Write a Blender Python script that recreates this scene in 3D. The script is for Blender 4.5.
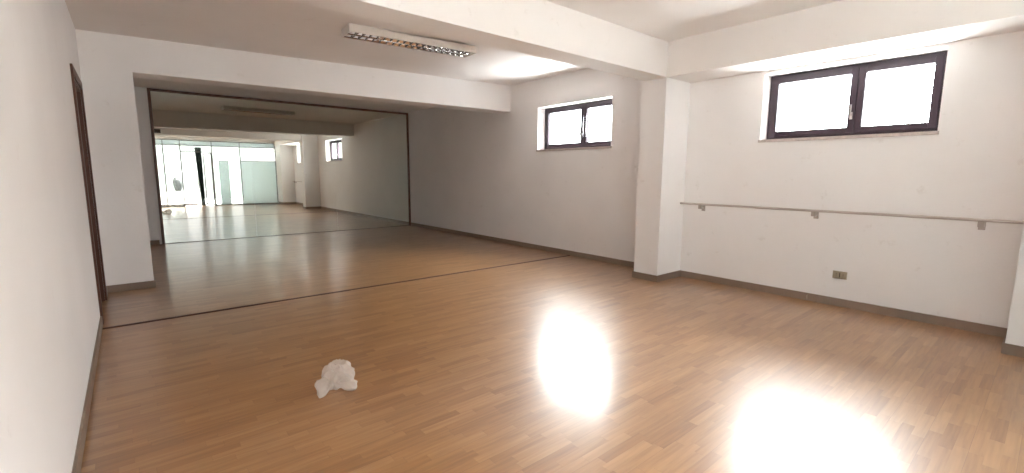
import bpy, bmesh, math, random
from mathutils import Vector, Matrix, noise

for o in list(bpy.data.objects):
    bpy.data.objects.remove(o)
S = bpy.context.scene
C = S.collection

# ------------------------------------------------------------------ camera
FPX = 457.94
YAW, PITCH, ROLL = 0.6954, -0.1364, 0.0049
CAM = Vector((0.276, 0.0, 1.3))
cy, sy = math.cos(YAW), math.sin(YAW)
cp, sp = math.cos(PITCH), math.sin(PITCH)
F = Vector((sy * cp, cy * cp, sp))
R0 = Vector((cy, -sy, 0))
U0 = R0.cross(F)
cr, sr = math.cos(ROLL), math.sin(ROLL)
RX = R0 * cr + U0 * sr
UP = U0 * cr - R0 * sr
cam_data = bpy.data.cameras.new('camera')
cam_data.sensor_fit = 'HORIZONTAL'
cam_data.sensor_width = 36.0
cam_data.lens = 36.0 * FPX / 1024.0
cam_data.clip_start = 0.02
cam = bpy.data.objects.new('camera', cam_data)
C.objects.link(cam)
m = Matrix.Identity(4)
for i in range(3):
    m[i][0] = RX[i]; m[i][1] = UP[i]; m[i][2] = -F[i]; m[i][3] = CAM[i]
cam.matrix_world = m
S.camera = cam

# ------------------------------------------------------------------ world and view
SKY_UP = 74.0      # bright hazy sky above the neighbouring houses, window side (+x)
SKY_ZEN = 140.0    # high sky, brightened to put more light on the floor below the windows
SKY_LOW = 16.0     # shaded houses near the horizon on that side
SKY_DOWN = 55.0    # sunlit ground just outside the windows, throws light up on the ceilings
SKY_BACK = 1.38     # shaded street side behind the glass front (-y)
w = bpy.data.worlds.new('world')
S.world = w
w.use_nodes = True
nt = w.node_tree
nt.nodes.clear()
tc = nt.nodes.new('ShaderNodeTexCoord')
sx = nt.nodes.new('ShaderNodeSeparateXYZ')
fc = nt.nodes.new('ShaderNodeFloatCurve')     # radiance against elevation, window side
EL = [(-1, SKY_DOWN), (-0.45, SKY_DOWN), (-0.32, SKY_LOW), (0.10, SKY_LOW), (0.20, SKY_LOW * 1.6), (0.34, SKY_LOW * 2.2), (0.42, SKY_UP), (0.60, SKY_ZEN), (1, SKY_ZEN)]
SMAX = max(SKY_UP, SKY_DOWN, SKY_ZEN)
cv = fc.mapping.curves[0]
while len(cv.points) < len(EL): cv.points.new(0.5, 0.5)
for pt, (ez, ev) in zip(cv.points, EL):
    pt.location = (ez * 0.5 + 0.5, ev / SMAX); pt.handle_type = 'VECTOR'
fc.mapping.update()
zz = nt.nodes.new('ShaderNodeMath'); zz.operation = 'MULTIPLY_ADD'
zz.inputs[1].default_value = 0.5; zz.inputs[2].default_value = 0.5
mr = nt.nodes.new('ShaderNodeMath'); mr.operation = 'MULTIPLY'
mr.inputs[1].default_value = SMAX
nt.links.new(zz.outputs[0], fc.inputs['Value'])
nt.links.new(fc.outputs[0], mr.inputs[0])
mb = nt.nodes.new('ShaderNodeMapRange')      # 0 on the street side, 1 on the window side
at = nt.nodes.new('ShaderNodeVectorMath'); at.operation = 'MULTIPLY'
at.inputs[1].default_value = (1, 1, 0)
nz = nt.nodes.new('ShaderNodeVectorMath'); nz.operation = 'NORMALIZE'
dt = nt.nodes.new('ShaderNodeVectorMath'); dt.operation = 'DOT_PRODUCT'
dt.inputs[1].default_value = (0.8, 0.6, 0)
mb.inputs['From Min'].default_value = 0.02
mb.inputs['From Max'].default_value = 0.25
mz = nt.nodes.new('ShaderNodeMix'); mz.data_type = 'FLOAT'
ab = nt.nodes.new('ShaderNodeMath'); ab.operation = 'ABSOLUTE'
mh = nt.nodes.new('ShaderNodeMapRange')      # band added at the horizon, brightened so the mirrored outside turns white
mh.inputs['From Min'].default_value = 0.09
mh.inputs['From Max'].default_value = 0.16
mh.inputs['To Min'].default_value = SKY_BACK * 2.2
mh.inputs['To Max'].default_value = SKY_BACK * 0.88
nt.links.new(sx.outputs['Z'], ab.inputs[0])
nt.links.new(ab.outputs[0], mh.inputs['Value'])
nt.links.new(mh.outputs[0], mz.inputs['A'])
bg = nt.nodes.new('ShaderNodeBackground')
bg.inputs['Color'].default_value = (0.985, 1.0, 1.035, 1)
wo = nt.nodes.new('ShaderNodeOutputWorld')
nt.links.new(tc.outputs['Generated'], sx.inputs[0])
nt.links.new(tc.outputs['Generated'], at.inputs[0])
nt.links.new(at.outputs[0], nz.inputs[0])
nt.links.new(nz.outputs[0], dt.inputs[0])
nt.links.new(dt.outputs['Value'], mb.inputs['Value'])
nt.links.new(sx.outputs['Z'], zz.inputs[0])
nt.links.new(mb.outputs[0], mz.inputs['Factor'])
nt.links.new(mr.outputs[0], mz.inputs['B'])
nt.links.new(mz.outputs['Result'], bg.inputs['Strength'])
nt.links.new(bg.outputs[0], wo.inputs[0])

S.view_settings.view_transform = 'Standard'
S.view_settings.look = 'None'
S.view_settings.exposure = 0.0
S.view_settings.gamma = 1.0
S.view_settings.use_curve_mapping = False
S.cycles.use_denoising = True
S.cycles.max_bounces = 14
S.cycles.diffuse_bounces = 8
S.cycles.glossy_bounces = 6
S.cycles.transparent_max_bounces = 16
S.cycles.sample_clamp_indirect = 30.0


def portal(name, loc, sxy, direction):
    l = bpy.data.lights.new(name, 'AREA')
    l.shape = 'RECTANGLE'
    l.size, l.size_y = sxy
    l.cycles.is_portal = True
    o = bpy.data.objects.new(name, l)
    C.objects.link(o)
    o.location = loc
    o.rotation_euler = Vector(direction).to_track_quat('-Z', 'Y').to_euler()


# ------------------------------------------------------------------ room dimensions (metres)
RW = 5.647          # window wall
PW = 5.123          # room face of pillar and wall beam
PB = 5.150
YP, YQ = 3.055, 3.350      # near pillar and cross beam
YB, YC = 6.499, 6.86       # far pilaster and far beam
QX = 0.412
YM = 10.391         # mirror wall
YR = 0.157          # far face of the near pilaster
YG = -0.60          # glass partition
WT = 0.25           # wall thickness
REC = 0.165         # window frame set back in the reveal
Z_NEAR = (2.790, 2.790)
Z_MID = (2.710, 2.848)
Z_B2 = (2.405, 2.405)
Z_FB = (2.350, 2.400)
W1 = (4.232, 5.776, 1.688, 2.392)
W2 = (0.749, 2.196, 1.668, 2.372)
DOOR = (5.22, 6.12, 2.08)

portal('daylight_portal', (RW + WT, (W1[0] + W1[1]) / 2, (W1[2] + W1[3]) / 2), (1.6, 0.75), (-1, 0, 0))
portal('daylight_portal', (RW + WT, (W2[0] + W2[1]) / 2, (W2[2] + W2[3]) / 2), (1.5, 0.72), (-1, 0, 0))
portal('daylight_portal', (2.56, YG - 0.12, 1.2), (5.2, 2.5), (0, 1, 0))


# ------------------------------------------------------------------ materials
def new_mat(name):
    mt = bpy.data.materials.new(name)
    mt.use_nodes = True
    n = mt.node_tree
    b = n.nodes['Principled BSDF']
    return mt, n, b


def setp(b, col=None, rough=None, metal=None, spec=None, trans=None):
    if col is not None: b.inputs['Base Color'].default_value = (*col, 1)
    if rough is not None: b.inputs['Roughness'].default_value = rough
    if metal is not None: b.inputs['Metallic'].default_value = metal
    if spec is not None: b.inputs['Specular IOR Level'].default_value = spec
    if trans is not None: b.inputs['Transmission Weight'].default_value = trans


def simple(name, col, rough=0.5, metal=0.0, spec=0.5, var=0.06, scale=14.0, bump=0.0, bscale=80.0):
    mt, n, b = new_mat(name)
    setp(b, col, rough, metal, spec)
    N, L = n.nodes, n.links
    g = N.new('ShaderNodeNewGeometry')
    t = N.new('ShaderNodeTexNoise')
    t.inputs['Scale'].default_value = scale
    t.inputs['Detail'].default_value = 5
    L.new(g.outputs['Position'], t.inputs['Vector'])
    mx = N.new('ShaderNodeMix'); mx.data_type = 'RGBA'
    mx.inputs['A'].default_value = (*[c * (1 - var) for c in col], 1)
    mx.inputs['B'].default_value = (*[min(1, c * (1 + var)) for c in col], 1)
    L.new(t.outputs['Fac'], mx.inputs['Factor'])
    L.new(mx.outputs['Result'], b.inputs['Base Color'])
    if bump:
        t2 = N.new('ShaderNodeTexNoise')
        t2.inputs['Scale'].default_value = bscale
        t2.inputs['Detail'].default_value = 4
        L.new(g.outputs['Position'], t2.inputs['Vector'])
        bp = N.new('ShaderNodeBump')
        bp.inputs['Strength'].default_value = bump
        bp.inputs['Distance'].default_value = 0.004
        L.new(t2.outputs['Fac'], bp.inputs['Height'])
        L.new(bp.outputs[0], b.inputs['Normal'])
    return mt


def plaster(name, col):
    """white wall paint on uneven plaster, with faint scuffs"""
    mt, n, b = new_mat(name)
    setp(b, col, 0.62, 0, 0.25)
    N, L = n.nodes, n.links
    g = N.new('ShaderNodeNewGeometry')
    t = N.new('ShaderNodeTexNoise'); t.inputs['Scale'].default_value = 1.3; t.inputs['Detail'].default_value = 6
    L.new(g.outputs['Position'], t.inputs['Vector'])
    rp = N.new('ShaderNodeValToRGB')
    rp.color_ramp.elements[0].position = 0.30
    rp.color_ramp.elements[0].color = (*[c * 0.955 for c in col], 1)
    rp.color_ramp.elements[1].position = 0.62
    rp.color_ramp.elements[1].color = (*col, 1)
    L.new(t.outputs['Fac'], rp.inputs['Fac'])
    s = N.new('ShaderNodeTexNoise'); s.inputs['Scale'].default_value = 7.0; s.inputs['Detail'].default_value = 8
    s.inputs['Roughness'].default_value = 0.7
    L.new(g.outputs['Position'], s.inputs['Vector'])
    r2 = N.new('ShaderNodeValToRGB')
    r2.color_ramp.elements[0].position = 0.24
    r2.color_ramp.elements[0].color = (0.86, 0.84, 0.82, 1)
    r2.color_ramp.elements[1].position = 0.38
    r2.color_ramp.elements[1].color = (1, 1, 1, 1)
    L.new(s.outputs['Fac'], r2.inputs['Fac'])
    mx = N.new('ShaderNodeMix'); mx.data_type = 'RGBA'; mx.blend_type = 'MULTIPLY'
    mx.inputs['Factor'].default_value = 1.0
    L.new(rp.outputs['Color'], mx.inputs['A']); L.new(r2.outputs['Color'], mx.inputs['B'])
    L.new(mx.outputs['Result'], b.inputs['Base Color'])
    t2 = N.new('ShaderNodeTexNoise'); t2.inputs['Scale'].default_value = 55; t2.inputs['Detail'].default_value = 5
    L.new(g.outputs['Position'], t2.inputs['Vector'])
    bp = N.new('ShaderNodeBump'); bp.inputs['Strength'].default_value = 0.35; bp.inputs['Distance'].default_value = 0.003
    L.new(t2.outputs['Fac'], bp.inputs['Height']); L.new(bp.outputs[0], b.inputs['Normal'])
    return mt


def parquet():
    """three-strip laminate, short blocks running across the room (along x)"""
    mt, n, b = new_mat('laminate_parquet')
    N, L = n.nodes, n.links

    def math_(op, a, bb=None, c=None):
        q = N.new('ShaderNodeMath'); q.operation = op
        for i, v in enumerate((a, bb, c)):
            if v is None: continue
            if isinstance(v, (int, float)): q.inputs[i].default_value = v
            else: L.new(v, q.inputs[i])
        return q.outputs[0]
    g = N.new('ShaderNodeNewGeometry')
    sp_ = N.new('ShaderNodeSeparateXYZ'); L.new(g.outputs['Position'], sp_.inputs[0])
    X, Y = sp_.outputs['X'], sp_.outputs['Y']
    ROWW, BL = 0.052, 0.32
    ry = math_('DIVIDE', Y, ROWW)
    row = math_('FLOOR', ry)
    wn = N.new('ShaderNodeTexWhiteNoise'); wn.noise_dimensions = '1D'
    L.new(row, wn.inputs['W'])
    off = math_('MULTIPLY', wn.outputs['Value'], BL)
    bx_ = math_('DIVIDE', math_('ADD', X, off), BL)
    blk = math_('FLOOR', bx_)
    cb = N.new('ShaderNodeCombineXYZ'); L.new(row, cb.inputs[0]); L.new(blk, cb.inputs[1])
    w2 = N.new('ShaderNodeTexWhiteNoise'); w2.noise_dimensions = '3D'; L.new(cb.outputs[0], w2.inputs['Vector'])
    rp = N.new('ShaderNodeValToRGB')
    e = rp.color_ramp.elements
    e[0].position = 0.0; e[0].color = (0.275, 0.125, 0.039, 1)
    e[1].position = 1.0; e[1].color = (0.385, 0.203, 0.080, 1)
    k = e.new(0.35); k.color = (0.322, 0.156, 0.053, 1)
    k = e.new(0.75); k.color = (0.346, 0.174, 0.063, 1)
    L.new(w2.outputs['Value'], rp.inputs['Fac'])
    # grain, stretched along the blocks
    mp = N.new('ShaderNodeMapping')
    mp.inputs['Scale'].default_value = (2.2, 34, 1)
    vadd = N.new('ShaderNodeVectorMath'); vadd.operation = 'ADD'
    L.new(g.outputs['Position'], vadd.inputs[0]); L.new(w2.outputs['Color'], vadd.inputs[1])
    L.new(vadd.outputs[0], mp.inputs['Vector'])
    gn = N.new('ShaderNodeTexNoise'); gn.inputs['Scale'].default_value = 1.6; gn.inputs['Detail'].default_value = 6
    L.new(mp.outputs[0], gn.inputs['Vector'])
    gr = N.new('ShaderNodeValToRGB')
    gr.color_ramp.elements[0].position = 0.30; gr.color_ramp.elements[0].color = (0.80, 0.76, 0.72, 1)
    gr.color_ramp.elements[1].position = 0.65; gr.color_ramp.elements[1].color = (1.06, 1.05, 1.04, 1)
    L.new(gn.outputs['Fac'], gr.inputs['Fac'])
    mx = N.new('ShaderNodeMix'); mx.data_type = 'RGBA'; mx.blend_type = 'MULTIPLY'; mx.inputs['Factor'].default_value = 1
    L.new(rp.outputs['Color'], mx.inputs['A']); L.new(gr.outputs['Color'], mx.inputs['B'])
    # fine joints between boards (every third row) and at block ends
    fy = math_('FRACT', math_('DIVIDE', Y, ROWW * 3))
    j1 = math_('LESS_THAN', fy, 0.012)
    fx = math_('FRACT', bx_)
    j2 = math_('MULTIPLY', math_('LESS_THAN', fx, 0.006), 0.6)
    jj = math_('MULTIPLY', math_('MAXIMUM', j1, j2), 0.45)
    m2 = N.new('ShaderNodeMix'); m2.data_type = 'RGBA'
    L.new(jj, m2.inputs['Factor']); L.new(mx.outputs['Result'], m2.inputs['A'])
    m2.inputs['B'].default_value = (0.10, 0.045, 0.02, 1)
    L.new(m2.outputs['Result'], b.inputs['Base Color'])
    # wear in the gloss
    dn = N.new('ShaderNodeTexNoise'); dn.inputs['Scale'].default_value = 2.5; dn.inputs['Detail'].default_value = 5
    L.new(g.outputs['Position'], dn.inputs['Vector'])
    mrr = N.new('ShaderNodeMapRange')
    mrr.inputs['To Min'].default_value = 0.18; mrr.inputs['To Max'].default_value = 0.23
    L.new(dn.outputs['Fac'], mrr.inputs['Value']); L.new(mrr.outputs[0], b.inputs['Coat Roughness'])
    b.inputs['Coat Weight'].default_value = 0.85
    b.inputs['Coat IOR'].default_value = 1.5
    b.inputs['Roughness'].default_value = 0.36
    b.inputs['Specular IOR Level'].default_value = 0.85
    bp = N.new('ShaderNodeBump'); bp.inputs['Strength'].default_value = 0.04; bp.inputs['Distance'].default_value = 0.002
    L.new(gn.outputs['Fac'], bp.inputs['Height']); L.new(bp.outputs[0], b.inputs['Normal'])
    return mt


def pane(name, tint, gloss=0.08, rough=0.0):
    """thin clear sheet of glass: straight transmission plus a weak mirror"""
    mt, n, b = new_mat(name)
    N, L = n.nodes, n.links
    N.remove(b)
    tr = N.new('ShaderNodeBsdfTransparent'); tr.inputs['Color'].default_value = (*tint, 1)
    gl = N.new('ShaderNodeBsdfGlossy'); gl.inputs['Roughness'].default_value = rough
    lw = N.new('ShaderNodeLayerWeight'); lw.inputs['Blend'].default_value = 0.5
    pw = N.new('ShaderNodeMath'); pw.operation = 'POWER'; pw.inputs[1].default_value = 5
    L.new(lw.outputs['Facing'], pw.inputs[0])
    fr = N.new('ShaderNodeMath'); fr.operation = 'MULTIPLY_ADD'
    fr.inputs[1].default_value = 0.9; fr.inputs[2].default_value = 0.04
    L.new(pw.outputs[0], fr.inputs[0])
    mx = N.new('ShaderNodeMixShader')
    L.new(fr.outputs[0], mx.inputs[0]); L.new(tr.outputs[0], mx.inputs[1]); L.new(gl.outputs[0], mx.inputs[2])
    L.new(mx.outputs[0], N['Material Output'].inputs['Surface'])
    return mt


def frosted(name, col, clear):
    mt, n, b = new_mat(name)
    N, L = n.nodes, n.links
    N.remove(b)
    tl = N.new('ShaderNodeBsdfTranslucent'); tl.inputs['Color'].default_value = (*col, 1)
    df = N.new('ShaderNodeBsdfDiffuse'); df.inputs['Color'].default_value = (*col, 1)
    tr = N.new('ShaderNodeBsdfTransparent'); tr.inputs['Color'].default_value = (*col, 1)
    g = N.new('ShaderNodeNewGeometry')
    t = N.new('ShaderNodeTexNoise'); t.inputs['Scale'].default_value = 1.1
    L.new(g.outputs['Position'], t.inputs['Vector'])
    m1 = N.new('ShaderNodeMixShader'); m1.inputs[0].default_value = 0.25
    L.new(tl.outputs[0], m1.inputs[1]); L.new(df.outputs[0], m1.inputs[2])
    m2 = N.new('ShaderNodeMixShader')
    mrr = N.new('ShaderNodeMapRange')
    mrr.inputs['To Min'].default_value = max(0, clear - 0.04); mrr.inputs['To Max'].default_value = clear + 0.04
    L.new(t.outputs['Fac'], mrr.inputs['Value']); L.new(mrr.outputs[0], m2.inputs[0])
    L.new(m1.outputs[0], m2.inputs[1]); L.new(tr.outputs[0], m2.inputs[2])
    L.new(m2.outputs[0], N['Material Output'].inputs['Surface'])
    return mt


M = {}
M['wall'] = plaster('white_wall_paint', (0.825, 0.802, 0.792))
M['ceil'] = plaster('white_ceiling_paint', (0.77, 0.735, 0.71))
M['floor'] = parquet()
M['skirt'] = simple('grey_brown_skirting', (0.245, 0.175, 0.130), 0.45, var=0.12, scale=9)
M['strip'] = simple('dark_brown_strip', (0.060, 0.022, 0.014), 0.75, var=0.15, scale=20)
M['wood'] = simple('brown_frame_wood', (0.115, 0.045, 0.022), 0.40, var=0.2, scale=18)
M['doorwood'] = simple('dark_door_wood', (0.095, 0.036, 0.020), 0.55, var=0.2, scale=12)
M['win'] = simple('dark_brown_window_frame', (0.036, 0.020, 0.030), 0.42, var=0.1, scale=10)
M['sill'] = simple('pale_marble_sill', (0.50, 0.43, 0.40), 0.3, var=0.3, scale=30)
M['steel'] = simple('brushed_steel', (0.62, 0.60, 0.57), 0.32, metal=1.0, var=0.05)
M['alu'] = simple('grey_aluminium', (0.22, 0.22, 0.21), 0.4, metal=0.6, var=0.05)
M['enamel'] = simple('white_enamel', (0.66, 0.61, 0.56), 0.4, var=0.03)
M['dark'] = simple('dark_recess', (0.03, 0.025, 0.02), 0.6)
M['louvre'] = simple('polished_louvre', (0.92, 0.90, 0.88), 0.10, metal=1.0, var=0.02)
M['reflector'] = simple('dull_louvre_blades', (0.22, 0.18, 0.15), 0.35, metal=1.0, var=0.02)
M['tube'] = simple('white_glass_tube', (0.80, 0.79, 0.76), 0.25, var=0.02)
M['plastic'] = simple('aged_ivory_plastic', (0.40, 0.34, 0.25), 0.45, var=0.06)
M['plastic_dark'] = simple('dark_socket_hole', (0.05, 0.04, 0.035), 0.5)
M['rail'] = simple('pale_grey_painted_wood', (0.46, 0.40, 0.36), 0.4, var=0.08)
M['bracket'] = simple('grey_bracket_paint', (0.38, 0.33, 0.30), 0.45, var=0.05)
M['white'] = simple('white_plastic', (0.78, 0.77, 0.74), 0.4, var=0.02)
M['terrace'] = simple('pale_terrace_concrete', (0.42, 0.41, 0.39), 0.8, var=0.15, scale=3, bump=0.3)
M['parapet'] = simple('white_parapet_render', (0.75, 0.74, 0.71), 0.8, var=0.05, bump=0.3)
M['pot'] = simple('dark_grey_pot_glaze', (0.050, 0.050, 0.052), 0.6, var=0.3, scale=9, bump=0.4, bscale=20)
M['green'] = simple('dark_green_fabric', (0.020, 0.035, 0.028), 0.8, var=0.3)
M['glass'] = pane('clear_glass', (0.95, 0.97, 0.96))
M['frost'] = frosted('frosted_glass', (0.56, 0.61, 0.60), 0.02)
M['frost_light'] = frosted('light_frosted_glass', (0.50, 0.54, 0.535), 0.03)

mt, n, b = new_mat('mirror_silver')
N, L = n.nodes, n.links
setp(b, (0.78, 0.80, 0.74), 0.012, 1.0)
M['mirror'] = mt
M['mirror_edge'] = simple('green_glass_edge', (0.16, 0.20, 0.17), 0.2)

# thin milky plastic film
mt, n, b = new_mat('milky_plastic_film')
N, L = n.nodes, n.links
setp(b, (0.86, 0.80, 0.75), 0.30, 0, 0.6)
tl = N.new('ShaderNodeBsdfTranslucent'); tl.inputs['Color'].default_value = (0.86, 0.80, 0.75, 1)
tr = N.new('ShaderNodeBsdfTransparent'); tr.inputs['Color'].default_value = (0.95, 0.93, 0.91, 1)
m1 = N.new('ShaderNodeMixShader'); m1.inputs[0].default_value = 0.35
m2 = N.new('ShaderNodeMixShader'); m2.inputs[0].default_value = 0.48
L.new(b.outputs[0], m1.inputs[1]); L.new(tl.outputs[0], m1.inputs[2])
L.new(m1.outputs[0], m2.inputs[1]); L.new(tr.outputs[0], m2.inputs[2])
L.new(m2.outputs[0], N['Material Output'].inputs['Surface'])
M['film'] = mt


# ------------------------------------------------------------------ helpers
def obj(name, bm, mat, parent=None, loc=None, smooth=False):
    bmesh.ops.recalc_face_normals(bm, faces=bm.faces)
    me = bpy.data.meshes.new(name)
    bm.to_mesh(me); bm.free()
    me.materials.append(M[mat])
    if smooth:
        for p in me.polygons: p.use_smooth = True
    o = bpy.data.objects.new(name, me)
    C.objects.link(o)
    if parent: o.parent = parent
    if loc is not None: o.location = loc
    return o


def thing(name, label, cat, loc=(0, 0, 0), rotz=0, group=None):
    o = bpy.data.objects.new(name, None)
    C.objects.link(o)
    o.location = loc; o.rotation_euler = (0, 0, rotz)
    o['label'] = label; o['category'] = cat
    if group: o['group'] = group
    return o


def tag(o, label, cat, group=None):
    o['label'] = label; o['category'] = cat
    if group: o['group'] = group
    return o


def struct(name, bm, mat, label=None, cat=None):
    o = obj(name, bm, mat)
    o['kind'] = 'structure'
    if label: o['label'] = label
    if cat: o['category'] = cat
    return o


def sthing(name, label, cat, loc=(0, 0, 0)):
    o = thing(name, label, cat, loc)
    o['kind'] = 'structure'
    return o


def box(bm, x0, x1, y0, y1, z0, z1, bev=0.0, seg=2):
    t = bmesh.new()
    vs = [t.verts.new((x, y, z)) for z in (z0, z1) for y in (y0, y1) for x in (x0, x1)]
    for f in ((0, 1, 3, 2), (4, 5, 7, 6), (0, 1, 5, 4), (2, 3, 7, 6), (0, 2, 6, 4), (1, 3, 7, 5)):
        t.faces.new([vs[i] for i in f])
    if bev:
        bmesh.ops.bevel(t, geom=list(t.edges), offset=bev, segments=seg, profile=0.7, affect='EDGES')
    bmesh.ops.recalc_face_normals(t, faces=t.faces)
    me = bpy.data.meshes.new('tmp'); t.to_mesh(me); t.free()
    bm.from_mesh(me); bpy.data.meshes.remove(me)
    return bm


def wedge(bm, x0, x1, y0, y1, zl, zr, top):
    """block whose underside slopes from zl at x0 to zr at x1"""
    vs = [bm.verts.new(c) for c in (
        (x0, y0, zl), (x1, y0, zr), (x1, y1, zr), (x0, y1, zl),
        (x0, y0, top), (x1, y0, top), (x1, y1, top), (x0, y1, top))]
    for f in ((0, 1, 2, 3), (4, 5, 6, 7), (0, 1, 5, 4), (2, 3, 7, 6), (1, 2, 6, 5), (0, 3, 7, 4)):
        bm.faces.new([vs[i] for i in f])
    return bm


def B(*a, **k):
    return box(bmesh.new(), *a, **k)


def cyl(bm, p0, p1, r, seg=20, r1=None):
    p0, p1 = Vector(p0), Vector(p1)
    d = p1 - p0
    rot = d.to_track_quat('Z', 'Y').to_matrix().to_4x4()
    mt_ = Matrix.Translation((p0 + p1) / 2) @ rot
    bmesh.ops.create_cone(bm, cap_ends=True, segments=seg, radius1=r, radius2=r if r1 is None else r1,
                          depth=d.length, matrix=mt_)
    return bm


def wall_grid(bm, x0, x1, ys, zs, holes):
    """wall slab between x0 and x1 made of cells in y, z; holes are left open, reveals closed"""
    def hole(a, c):
        ym, zm = (ys[a] + ys[a + 1]) / 2, (zs[c] + zs[c + 1]) / 2
        return any(h[0] < ym < h[1] and h[2] < zm < h[3] for h in holes)
    V = {}
    def v(x, y, z):
        k = (round(x, 5), round(y, 5), round(z, 5))
        if k not in V: V[k] = bm.verts.new(k)
        return V[k]
    ny, nz = len(ys) - 1, len(zs) - 1
    solid = lambda a, c: 0 <= a < ny and 0 <= c < nz and not hole(a, c)
    for a in range(ny):
        for c in range(nz):
            if not solid(a, c): continue
            y0, y1, z0, z1 = ys[a], ys[a + 1], zs[c], zs[c + 1]
            for x in (x0, x1):
                bm.faces.new([v(x, y0, z0), v(x, y1, z0), v(x, y1, z1), v(x, y0, z1)])
            if not solid(a - 1, c): bm.faces.new([v(x0, y0, z0), v(x1, y0, z0), v(x1, y0, z1), v(x0, y0, z1)])
            if not solid(a + 1, c): bm.faces.new([v(x0, y1, z0), v(x1, y1, z0), v(x1, y1, z1), v(x0, y1, z1)])
            if not solid(a, c - 1): bm.faces.new([v(x0, y0, z0), v(x1, y0, z0), v(x1, y1, z0), v(x0, y1, z0)])
            if not solid(a, c + 1): bm.faces.new([v(x0, y0, z1), v(x1, y0, z1), v(x1, y1, z1), v(x0, y1, z1)])
    return bm


TOP = 3.05
YE = YM + 0.25
YS = YG - 0.15     # outer face of the glass front wall

# ------------------------------------------------------------------ shell
struct('floor', B(-WT, RW + WT, YS, YE, -0.15, 0.0), 'floor', 'glossy tan three-strip parquet laminate floor of the whole hall', 'floor')
bm = bmesh.new()
wall_grid(bm, RW, RW + WT, [YS, W2[0], W2[1], YP + 0.1, W1[0], W1[1], YE], [0, W2[2], W1[2], W2[3], W1[3], TOP],
          [W1, W2])
struct('wall_right', bm, 'wall', 'white plaster wall on the right with two high strip windows', 'wall')
bm = bmesh.new()
wall_grid(bm, -WT, 0, [YS, DOOR[0], DOOR[1], YE], [0, DOOR[2], TOP], [(DOOR[0], DOOR[1], 0, DOOR[2])])
struct('wall_left', bm, 'wall', 'white plaster wall close on the left with the brown door', 'wall')
struct('wall_back', B(0, RW, YM, YE, 0, TOP), 'wall', 'white end wall that carries the big mirror', 'wall')
bm = wedge(bmesh.new(), 0, RW, YG - 0.06, YG + 0.06, 2.50, 2.50, TOP)
struct('wall_front', bm, 'wall', 'white lintel wall above the glass front, seen in the mirror', 'wall')

struct('pillar', B(PW, RW, YP, 3.391, 0, TOP, bev=0.004), 'wall', 'white square pillar against the window wall between the two windows', 'pillar')
struct('pilaster', B(PB, RW, YS, YR, 0, TOP, bev=0.004), 'wall', 'white pilaster cut by the right edge of the photo', 'pilaster')
struct('pilaster', B(0, QX, YB, YC, 0, TOP), 'wall', 'white pilaster on the left, just beyond the brown door', 'pilaster')

# ceilings: one slab per bay
struct('ceiling', wedge(bmesh.new(), 0, RW, YS, YP + 0.05, Z_NEAR[0], Z_NEAR[1], TOP), 'ceil', 'white ceiling of the nearest bay, above the camera', 'ceiling')
struct('ceiling', wedge(bmesh.new(), 0, RW, YQ - 0.05, YB + 0.05, Z_MID[0], Z_MID[1], TOP), 'ceil', 'white ceiling of the middle bay with the louvred lamp', 'ceiling')
struct('ceiling', wedge(bmesh.new(), 0, RW, YC - 0.05, YM, 2.750, 2.752, TOP), 'ceil', 'white ceiling of the last bay in front of the mirror', 'ceiling')
struct('roof', B(-WT, RW + WT, YS - 0.5, YE, TOP, TOP + 0.2), 'ceil', 'concrete slab over the hall', 'roof')

struct('ceiling_beam', wedge(bmesh.new(), 0, PW + 0.01, YP, YQ, Z_B2[0], Z_B2[1], TOP), 'ceil', 'white cross beam running to the pillar, nearest to the camera', 'ceiling beam')
struct('ceiling_beam', wedge(bmesh.new(), QX, RW, YB, YC, Z_FB[0] + 0.004, Z_FB[1], TOP), 'wall', 'white cross beam in front of the mirror bay', 'ceiling beam')
struct('ceiling_beam', B(PW, RW, YS, YP + 0.02, Z_B2[1], TOP), 'ceil', 'white beam along the window wall above the nearer window', 'ceiling beam')


struct('shading_slab', B(RW + WT, RW + WT + 0.95, YS, 3.3, 2.98, 3.16, 0.004), 'terrace', 'concrete balcony slab added unseen outside to cut sky light above the nearer window', 'shading')  # added out of view: cuts the high sky light entering the nearer window


# ------------------------------------------------------------------ skirting
def skirting(name, segs, label):
    bm = bmesh.new()
    for (x0, x1, y0, y1) in segs:
        box(bm, x0, x1, y0, y1, 0, 0.080, bev=0.0025)
    struct(name, bm, 'skirt', label, 'skirting board')


def run(a, b_, step=1.2):
    n_ = max(1, round((b_ - a) / step))
    return [(a + (b_ - a) * i / n_ + (0.0003 if i else 0), a + (b_ - a) * (i + 1) / n_ - 0.0003) for i in range(n_)]


TS = 0.013
skirting('baseboard_right', [(RW - TS, RW, a, c) for a, c in run(YR, YP - TS)] + [(RW - TS, RW, a, c) for a, c in run(3.391 + TS, YM - 0.03)],
         'grey brown skirting boards along the window wall')
skirting('baseboard_pillar', [(PW - TS, PW, YP - TS, 3.391 + TS), (PW, RW, YP - TS, YP), (PW, RW, 3.391, 3.391 + TS)],
         'grey brown skirting around the foot of the pillar')
skirting('baseboard_near', [(PB - TS, PB, YG + 0.06, YR + TS), (PB, RW - TS, YR, YR + TS)],
         'grey brown skirting on the pilaster at the right edge')
skirting('baseboard_left', [(0, TS, a, c) for a, c in run(YG + 0.06, DOOR[0] - 0.08)] + [(0, TS, DOOR[1] + 0.08, YB - TS)] + [(0, TS, a, c) for a, c in run(YC, YM - TS)],
         'brown skirting boards along the left wall')
skirting('baseboard_pilaster', [(0, QX + TS, YB - TS, YB), (QX, QX + TS, YB, YC)],
         'grey brown skirting at the foot of the left pilaster')
skirting('baseboard_back', [(0, 0.63, YM - TS, YM)], 'short grey brown skirting left of the mirror')

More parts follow.
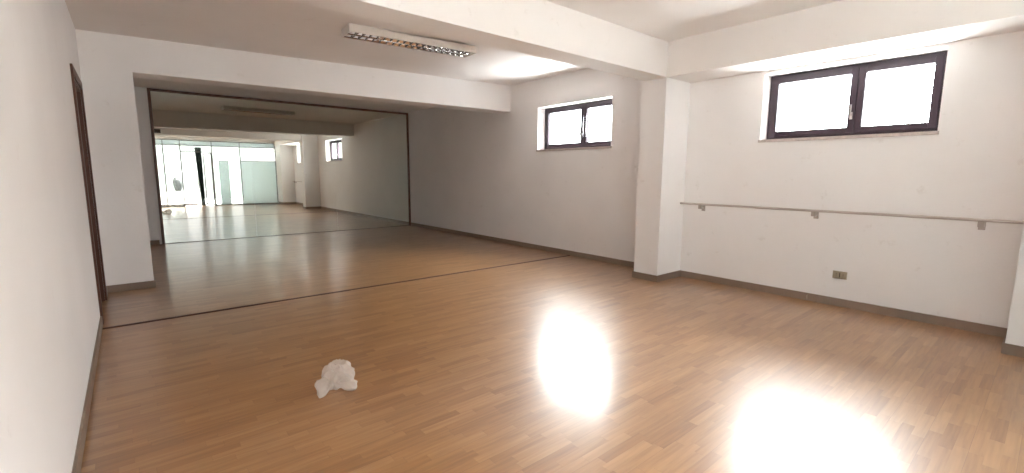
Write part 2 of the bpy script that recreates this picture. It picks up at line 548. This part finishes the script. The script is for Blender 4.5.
# dark joint strip across the floor
bm = bmesh.new()
xs = [0.0, 1.9, 3.8, RW - TS]
for i in range(3):
    t = bmesh.new()
    pr = [(-0.025, 0.0), (-0.018, 0.004), (0, 0.0055), (0.018, 0.004), (0.025, 0.0)]
    y_at = lambda x: 5.012 - 0.035 * x / RW
    a = [t.verts.new((xs[i] + 0.001, y_at(xs[i]) + q[0], q[1])) for q in pr]
    c = [t.verts.new((xs[i + 1] - 0.001, y_at(xs[i + 1]) + q[0], q[1])) for q in pr]
    for k in range(4): t.faces.new([a[k], a[k + 1], c[k + 1], c[k]])
    t.faces.new([a[0], a[4], c[4], c[0]]); t.faces.new(a); t.faces.new(c[::-1])
    me = bpy.data.meshes.new('tmp'); t.to_mesh(me); t.free(); bm.from_mesh(me); bpy.data.meshes.remove(me)
struct('trim_1', bm, 'strip', 'dark brown joint strip crossing the parquet from wall to wall', 'floor strip')


# ------------------------------------------------------------------ windows
def make_window(name, wv, mull, label):
    y0, y1, z0, z1 = wv
    xf = RW + REC
    t = sthing(name, label, 'window', (xf, (y0 + y1) / 2, z0))
    ox, oy, oz = t.location
    def L_(bm): bmesh.ops.translate(bm, verts=bm.verts, vec=(-ox, -oy, -oz)); return bm
    fr = 0.045
    bm = bmesh.new()
    za = z0 + 0.012
    box(bm, xf, xf + 0.06, y0, y0 + fr, za, z1, 0.004)
    box(bm, xf, xf + 0.06, y1 - fr, y1, za, z1, 0.004)
    box(bm, xf, xf + 0.06, y0 + fr, y1 - fr, z1 - fr, z1, 0.004)
    box(bm, xf, xf + 0.06, y0 + fr, y1 - fr, za, za + fr, 0.004)
    obj('window_frame', L_(bm), 'win', t)
    sw = 0.058
    for (a, c) in ((y0 + fr - 0.012, mull + 0.004), (mull + 0.006, y1 - fr + 0.012)):
        bm = bmesh.new()
        zb_, zt_ = za + fr - 0.012, z1 - fr + 0.012
        xa, xb = xf - 0.014, xf + 0.045
        box(bm, xa, xb, a, a + sw, zb_, zt_, 0.005)
        box(bm, xa, xb, c - sw, c, zb_, zt_, 0.005)
        box(bm, xa, xb, a + sw, c - sw, zt_ - sw, zt_, 0.005)
        box(bm, xa, xb, a + sw, c - sw, zb_, zb_ + sw, 0.005)
        s_ = obj('sash', L_(bm), 'win', t)
        obj('pane', L_(B(xf + 0.012, xf + 0.018, a + sw - 0.005, c - sw + 0.005, zb_ + sw - 0.005, zt_ - sw + 0.005)), 'glass', s_)
        if a > mull:   # the opening sash carries the handle and hinges
            hy, hz = a + sw * 0.5, (z0 + z1) / 2 - 0.14
            bm = B(xa - 0.008, xa, hy - 0.013, hy + 0.013, hz - 0.035, hz + 0.035, 0.003)
            cyl(bm, (xa - 0.004, hy, hz + 0.01), (xa - 0.038, hy, hz + 0.01), 0.007, 12)
            box(bm, xa - 0.046, xa - 0.032, hy - 0.008, hy + 0.008, hz - 0.010, hz + 0.105, 0.004)
            obj('handle', L_(bm), 'steel', s_)['label'] = 'small metal window handle'
            for hh in (zb_ + 0.09, zt_ - 0.09):
                obj('hinge', L_(cyl(bmesh.new(), (xa - 0.004, c + 0.002, hh - 0.03), (xa - 0.004, c + 0.002, hh + 0.03), 0.007, 12)), 'win', s_)
    obj('window_sill', L_(B(RW - 0.022, xf + 0.02, y0 - 0.012, y1 + 0.012, z0 - 0.018, z0 + 0.012, 0.003)), 'sill', t)['label'] = 'thin pale marble sill'
    return t


make_window('window_1', W1, 4.888, 'smaller looking dark framed window beyond the pillar, in the middle bay')
make_window('window_2', W2, 1.385, 'larger looking dark framed window right of the pillar, above the handrail')

# ------------------------------------------------------------------ brown door on the left
y0, y1, z1 = DOOR
t = sthing('door_1', 'dark brown wooden door in its frame on the left wall', 'door', (0, (y0 + y1) / 2, 0))
def LD(bm): bmesh.ops.translate(bm, verts=bm.verts, vec=(0, -(y0 + y1) / 2, 0)); return bm
bm = bmesh.new()
cw = 0.07
box(bm, 0.0, 0.016, y0 - cw, y0, 0, z1 + cw, 0.004)
box(bm, 0.0, 0.016, y1, y1 + cw, 0, z1 + cw, 0.004)
box(bm, 0.0, 0.016, y0, y1, z1, z1 + cw, 0.004)
obj('casing', LD(bm), 'doorwood', t)
bm = bmesh.new()
box(bm, -0.16, 0.0, y0, y0 + 0.03, 0, z1, 0.002)
box(bm, -0.16, 0.0, y1 - 0.03, y1, 0, z1, 0.002)
box(bm, -0.16, 0.0, y0 + 0.03, y1 - 0.03, z1 - 0.03, z1, 0.002)
obj('door_frame', LD(bm), 'doorwood', t)
bm = box(bmesh.new(), -0.10, -0.06, y0 + 0.032, y1 - 0.032, 0.006, z1 - 0.032, 0.003)
for (za, zb_) in ((0.15, 0.95), (1.10, 1.98)):
    box(bm, -0.062, -0.052, y0 + 0.15, y1 - 0.15, za, zb_, 0.004)
leaf = obj('door_leaf', LD(bm), 'doorwood', t)
bm = B(-0.062, -0.052, y0 + 0.07, y0 + 0.11, 0.94, 1.12, 0.003)
cyl(bm, (-0.055, y0 + 0.09, 1.04), (-0.012, y0 + 0.09, 1.04), 0.009, 14)
cyl(bm, (-0.014, y0 + 0.085, 1.04), (-0.014, y0 + 0.20, 1.04), 0.009, 14)
obj('door_handle', LD(bm), 'steel', leaf)

# ------------------------------------------------------------------ wall mirror
MX0, MZ1 = 0.674, 2.741
t = thing('wall_mirror', 'huge wall mirror with a thin brown wooden frame covering the end wall', 'mirror', (3.2, YM, 0))
def LM(bm): bmesh.ops.translate(bm, verts=bm.verts, vec=(-3.2, -YM, 0)); return bm
fw = 0.045
MX1 = RW - 0.002
bm = bmesh.new()
box(bm, MX0 - 0.01, MX0 + fw - 0.01, YM - 0.028, YM, 0.0, MZ1, 0.003)
box(bm, MX1 - fw - 0.012, MX1 - 0.012, YM - 0.028, YM, 0.0, MZ1, 0.003)
box(bm, MX0 + fw - 0.01, MX1 - fw - 0.012, YM - 0.028, YM, MZ1 - fw, MZ1, 0.003)
obj('mirror_frame', LM(bm), 'wood', t)
gx = [MX0 + fw - 0.012, 2.20, 3.83, MX1 - fw - 0.010]
for i in range(3):
    obj('mirror_pane', LM(B(gx[i] + 0.0010, gx[i + 1] - 0.0010, YM - 0.012, YM - 0.004, 0.006, MZ1 - fw + 0.002)), 'mirror', t)
obj('bottom_channel', LM(B(MX0 + fw - 0.01, MX1 - fw - 0.012, YM - 0.018, YM - 0.0125, 0.0, 0.007, 0.001)), 'strip', t)


# ------------------------------------------------------------------ louvred ceiling lamps
def make_lamp(label, loc, rotz, tilt):
    t = thing('ceiling_lamp', label, 'ceiling lamp', loc, rotz, 'louvred ceiling lamps')
    t.rotation_euler = (0, tilt, rotz)
    Lh, Wh, H = 0.735, 0.135, 0.078
    bm = bmesh.new()     # origin at the ceiling, body hangs down
    box(bm, -Lh, Lh, -Wh, Wh, -0.012, 0.0, 0.002)
    box(bm, -Lh, Lh, -Wh, -Wh + 0.010, -H, -0.012, 0.002)
    box(bm, -Lh, Lh, Wh - 0.010, Wh, -H, -0.012, 0.002)
    box(bm, -Lh, -Lh + 0.012, -Wh + 0.010, Wh - 0.010, -H, -0.012, 0.002)
    box(bm, Lh - 0.012, Lh, -Wh + 0.010, Wh - 0.010, -H, -0.012, 0.002)
    obj('housing', bm, 'enamel', t)
    for s in (-1, 1):
        yc = s * 0.0635
        # parabolic reflector trough
        bm = bmesh.new()
        N_ = 14
        rows = []
        for x in (-Lh + 0.014, Lh - 0.014):
            rr = []
            for k in range(N_ + 1):
                u = -1 + 2 * k / N_
                rr.append(bm.verts.new((x, yc + u * 0.058, -0.016 - 0.058 * abs(u) ** 2)))
            rows.append(rr)
        for k in range(N_):
            bm.faces.new([rows[0][k], rows[0][k + 1], rows[1][k + 1], rows[1][k]])
        rf = obj('reflector', bm, 'louvre', t, smooth=True)
        md = rf.modifiers.new('thickness', 'SOLIDIFY'); md.thickness = 0.001
        # cross blades, each a shallow V with a curved lower edge
        bm = bmesh.new()
        nb = 19
        for k in range(1, nb):
            x = -Lh + 0.014 + (2 * Lh - 0.028) * k / nb
            pts = []
            for q in range(9):
                u = -1 + 2 * q / 8
                pts.append((yc + u * 0.0570, -0.075 + 0.010 * (1 - u * u)))
            K = 8
            grid = []
            for sg in (-1, 1):
                rows_ = []
                for a_ in range(K + 1):
                    tt = a_ / K
                    dd = 0.0010 + 0.0085 * tt * tt
                    rows_.append([bm.verts.new((x + sg * dd, p_[0], p_[1] * tt + (1 - tt) * (-0.042 - 0.022 * ((p_[0] - yc) / 0.0570) ** 2))) for p_ in pts])
                grid.append(rows_)
                for a_ in range(K):
                    for q in range(8):
                        bm.faces.new([rows_[a_][q], rows_[a_][q + 1], rows_[a_ + 1][q + 1], rows_[a_ + 1][q]])
            for q in range(8):
                bm.faces.new([grid[0][K][q], grid[0][K][q + 1], grid[1][K][q + 1], grid[1][K][q]])
        obj('louvre', bm, 'reflector', t, smooth=True)
        bm = bmesh.new()
        cyl(bm, (-Lh + 0.03, yc, -0.036), (Lh - 0.03, yc, -0.036), 0.0085, 16)
        tb = obj('tube', bm, 'tube', t, smooth=True)
        for e_ in (-1, 1):
            obj('lamp_holder', B(e_ * (Lh - 0.022) - 0.009, e_ * (Lh - 0.022) + 0.009, yc - 0.012, yc + 0.012, -0.050, -0.02, 0.002), 'white', tb)
    return t


def zmid(x): return Z_MID[0] + (Z_MID[1] - Z_MID[0]) * x / RW
tilt_mid = -math.atan((Z_MID[1] - Z_MID[0]) / RW)
make_lamp('long white louvred ceiling lamp in the middle bay, seen in full', (2.82, 4.765, zmid(2.35) + 0.0005), math.radians(-3.6), tilt_mid * 0.35)
make_lamp('long white louvred ceiling lamp before the mirror, mostly hidden by the far beam', (2.76, 8.60, 2.7515), math.radians(-1.5), 0.0)

# ------------------------------------------------------------------ practice handrail
HX, HZ = RW - 0.085, 0.945
t = thing('handrail', 'long pale handrail fixed along the wall below the nearer window', 'handrail', (HX, (YR + YP) / 2, HZ))
ym_ = (YR + YP) / 2
bm = bmesh.new()
cyl(bm, (0, YR + 0.004 - ym_, 0), (0, YP - 0.004 - ym_, 0), 0.013, 24)
obj('rail', bm, 'rail', t, smooth=False)
for yb in (2.79, 1.59, 0.40):
    bm = bmesh.new()
    y = yb - ym_
    box(bm, 0.077, 0.085, y - 0.022, y + 0.022, -0.085, -0.015, 0.002)
    cyl(bm, (0.080, y, -0.050), (0.0, y, -0.050), 0.009, 14)
    box(bm, -0.012, 0.012, y - 0.020, y + 0.020, -0.056, -0.011, 0.003)
    obj('bracket', bm, 'bracket', t)

# ------------------------------------------------------------------ wall socket
t = thing('wall_socket', 'aged ivory double socket plate on the wall under the handrail', 'wall socket', (RW, 1.337, 0.316))
def socket():
    obj('cover_plate', B(-0.009, 0, -0.060, 0.060, -0.038, 0.038, 0.003), 'plastic', t)
    for k, yk in enumerate((-0.029, 0.029)):
        md = obj('socket_module', B(-0.012, -0.008, yk - 0.022, yk + 0.022, -0.023, 0.023, 0.002), 'plastic', t)
        bm = bmesh.new()
        for zz in (-0.013, 0, 0.013):
            cyl(bm, (-0.0124, yk, zz), (-0.0110, yk, zz), 0.003, 10)
        obj('pin_holes', bm, 'plastic_dark', md)
    obj('centre_divider', B(-0.0105, -0.0085, -0.003, 0.003, -0.023, 0.023), 'plastic_dark', t)['label'] = 'dark gap between the two sockets'
socket()

# ------------------------------------------------------------------ crumpled plastic bag
def bag():
    bm = bmesh.new()
    bmesh.ops.create_icosphere(bm, subdivisions=6, radius=1.0)
    # lobes in the bag's own frame: (centre, radii, turn about z)
    lobes = [((0.026, 0.035, 0.056), (0.086, 0.110, 0.082), 0.3),
             ((0.082, -0.040, 0.022), (0.045, 0.085, 0.026), 0.1),
             ((-0.055, -0.030, 0.034), (0.075, 0.060, 0.038), 0.7),
             ((-0.075, -0.080, 0.014), (0.038, 0.060, 0.016), 0.3)]
    O = Vector((0.0, 0.005, 0.032))
    def exit_dist(d, c, r, a):
        ca, sa = math.cos(-a), math.sin(-a)
        q = O - Vector(c)
        q = Vector((q.x * ca - q.y * sa, q.x * sa + q.y * ca, q.z))
        e = Vector((d.x * ca - d.y * sa, d.x * sa + d.y * ca, d.z))
        q = Vector((q.x / r[0], q.y / r[1], q.z / r[2])); e = Vector((e.x / r[0], e.y / r[1], e.z / r[2]))
        A, B_, C_ = e.dot(e), 2 * q.dot(e), q.dot(q) - 1
        D = B_ * B_ - 4 * A * C_
        return (-B_ + math.sqrt(D)) / (2 * A) if D > 0 else 0.0
    for v in bm.verts:
        d = v.co.normalized()
        rad = max([0.018] + [exit_dist(d, *l) for l in lobes])
        p = O + d * rad
        q = p * 12.5
        r1 = 1.0 - abs(noise.noise(q + Vector((3.1, 7.7, 1.2)))) * 2.2
        r2 = 1.0 - abs(noise.noise(q * 2.6 + Vector((9.1, 2.7, 5.2)))) * 2.2
        p += d * (0.027 * (r1 - 0.55) + 0.008 * (r2 - 0.5))
        p.z = max(p.z, 0.0015 + 0.003 * (0.5 + 0.5 * noise.noise(q)))
        v.co = p
    for _ in range(1):
        bmesh.ops.smooth_vert(bm, verts=bm.verts, factor=0.35, use_axis_x=True, use_axis_y=True, use_axis_z=False)
    ob = obj('plastic_bag', bm, 'film', smooth=True)
    ob.location = (1.145, 2.735, 0.0)
    ob.rotation_euler = (0, 0, math.radians(-20))
    tag(ob, 'crumpled translucent white plastic bag lying on the parquet', 'plastic bag')
bag()

# ------------------------------------------------------------------ emergency lamp on the cross beam, seen in the mirror
t = thing('emergency_lamp', 'small white wall lamp box on the beam, seen only in the mirror', 'emergency lamp', (1.02, YQ, 2.50))
obj('body', B(-0.17, 0.17, 0.0, 0.06, -0.075, 0.075, 0.008), 'white', t)
obj('lens', B(-0.02, 0.13, 0.058, 0.072, -0.055, 0.055, 0.006), 'dark', t)

# ------------------------------------------------------------------ glass front behind the camera (seen in the mirror)
t = thing('glass_partition', 'aluminium framed glass front with clear and frosted panes, seen in the mirror', 'glass partition', (2.56, YG, 0))
def LG(bm): bmesh.ops.translate(bm, verts=bm.verts, vec=(-2.56, -YG, 0)); return bm
XL, XR, ZH = 0.0, PB - TS, 2.50
fy0, fy1 = YG - 0.025, YG + 0.025
bm = bmesh.new()
P_ = [0.018, 1.36, 1.88, 2.88, 3.83, XR - 0.018]
for x in P_:
    box(bm, x - 0.018, x + 0.018, fy0, fy1, 0, ZH, 0.003)
for i in range(5):
    a, c = P_[i] + 0.018, P_[i + 1] - 0.018
    box(bm, a, c, fy0, fy1, ZH - 0.03, ZH, 0.003)
    box(bm, a, c, fy0, fy1, 2.28, 2.31, 0.003)
    if i != 2: box(bm, a, c, fy0, fy1, 0, 0.04, 0.003)
    if i == 4: box(bm, a, c, fy0, fy1, 1.735, 1.765, 0.003)
    if i == 2: box(bm, a, c, fy0, fy1, 2.05, 2.08, 0.003)
obj('partition_frame', LG(bm), 'alu', t)
for i in range(5):
    a, c = P_[i] + 0.016, P_[i + 1] - 0.016
    obj('transom_pane', LG(B(a, c, YG - 0.004, YG + 0.004, 2.308, ZH - 0.028)), 'frost_light', t)
    if i == 4:
        obj('frosted_pane', LG(B(a, c, YG - 0.004, YG + 0.004, 0.038, 1.737)), 'frost', t)
        obj('clear_pane', LG(B(a, c, YG - 0.004, YG + 0.004, 1.763, 2.282)), 'glass', t)
    elif i != 2:
        obj('clear_pane', LG(B(a, c, YG - 0.004, YG + 0.004, 0.038, 2.282)), 'glass', t)
    else:
        obj('clear_pane', LG(B(a, c, YG - 0.004, YG + 0.004, 2.078, 2.282)), 'glass', t)
# frosted strip standing in the clear bay next to the door
obj('frosted_strip', LG(B(3.08, 3.42, YG - 0.03, YG - 0.022, 0.04, 1.76)), 'frost_light', t)

# open leaf of the glass door, folded outwards
t = thing('glass_door', 'narrow framed glass door leaf standing open outwards, seen in the mirror', 'glass door', (2.855, YG - 0.03, 0), math.radians(-80))
bm = bmesh.new()
for (a, c) in ((-0.94, -0.905), (-0.035, 0.0)): box(bm, a, c, -0.02, 0.02, 0.01, 2.04, 0.003)
for (a, c) in ((0.01, 0.05), (2.0, 2.04)): box(bm, -0.905, -0.035, -0.02, 0.02, a, c, 0.003)
obj('door_frame', bm, 'alu', t)
obj('pane', B(-0.907, -0.033, -0.003, 0.003, 0.048, 2.002), 'glass', t)
t.rotation_euler = (0, 0, math.radians(80))

# ------------------------------------------------------------------ outside, behind the glass front
struct('terrace', B(-3.0, 9.0, -7.0, YS, -0.20, -0.03), 'terrace', 'bright terrace outside the glass front', 'terrace')
struct('threshold', B(-0.5, 2.9, -1.98, -1.86, -0.03, 0.015, 0.003), 'strip', 'dark drain line across the terrace', 'drain')
struct('blocking_wall', B(RW + 0.05, RW + WT, -7.0, YS, -0.1, TOP + 0.2), 'parapet', 'white wall added unseen beside the terrace to block sky light from the window side', 'blocking wall')  # added out of view: keeps the bright window side sky off the glass front
struct('parapet', B(-2.0, 2.62, -2.75, -2.55, -0.03, 0.53, 0.006), 'parapet', 'low white parapet wall on the terrace', 'parapet')


def lathe(prof, seg=40):
    bm = bmesh.new()
    rings = []
    for r, z in prof:
        rings.append([bm.verts.new((r * math.cos(2 * math.pi * k / seg), r * math.sin(2 * math.pi * k / seg), z)) for k in range(seg)])
    for a, c in zip(rings, rings[1:]):
        for k in range(seg):
            bm.faces.new([a[k], a[(k + 1) % seg], c[(k + 1) % seg], c[k]])
    bm.faces.new(rings[0]); bm.faces.new(rings[-1][::-1])
    return bm


prof = [(0.10, 0), (0.12, 0.02), (0.155, 0.12), (0.18, 0.25), (0.18, 0.37), (0.155, 0.47), (0.115, 0.54), (0.06, 0.575), (0.02, 0.58)]
tag(obj('round_pot', lathe(prof), 'pot', loc=(1.86, -2.65, 0.53), smooth=True), 'dark grey rounded pot on the low parapet outside, seen in the mirror', 'pot')

bm = bmesh.new()
N_ = 40
cols = []
for k in range(N_ + 1):
    u = k / N_
    cols.append([bm.verts.new((2.38 + (0.12 + 0.10 * zz / 2.3) * u + 0.10 * (1 - zz / 2.3), -1.15 + 0.028 * math.sin(u * 26), zz)) for zz in (0.0, 0.8, 1.6, 2.3)])
for a, c in zip(cols, cols[1:]):
    for q in range(3): bm.faces.new([a[q], c[q], c[q + 1], a[q + 1]])
o = obj('drawn_curtain', bm, 'green', loc=(0, 0, -0.03), smooth=True)
md = o.modifiers.new('thickness', 'SOLIDIFY'); md.thickness = 0.004
tag(o, 'narrow dark green curtain hanging outside the open glass door, seen in the mirror', 'curtain')
bm = bmesh.new()
box(bm, -0.03, 0.03, -0.015, 0.015, 0, 2.15, 0.003)
o = obj('batten', bm, 'white', loc=(2.42, -1.72, -0.03))
o.rotation_euler = (0, math.radians(3.5), 0)
tag(o, 'long white batten leaning beside the dark curtain, seen in the mirror', 'batten')
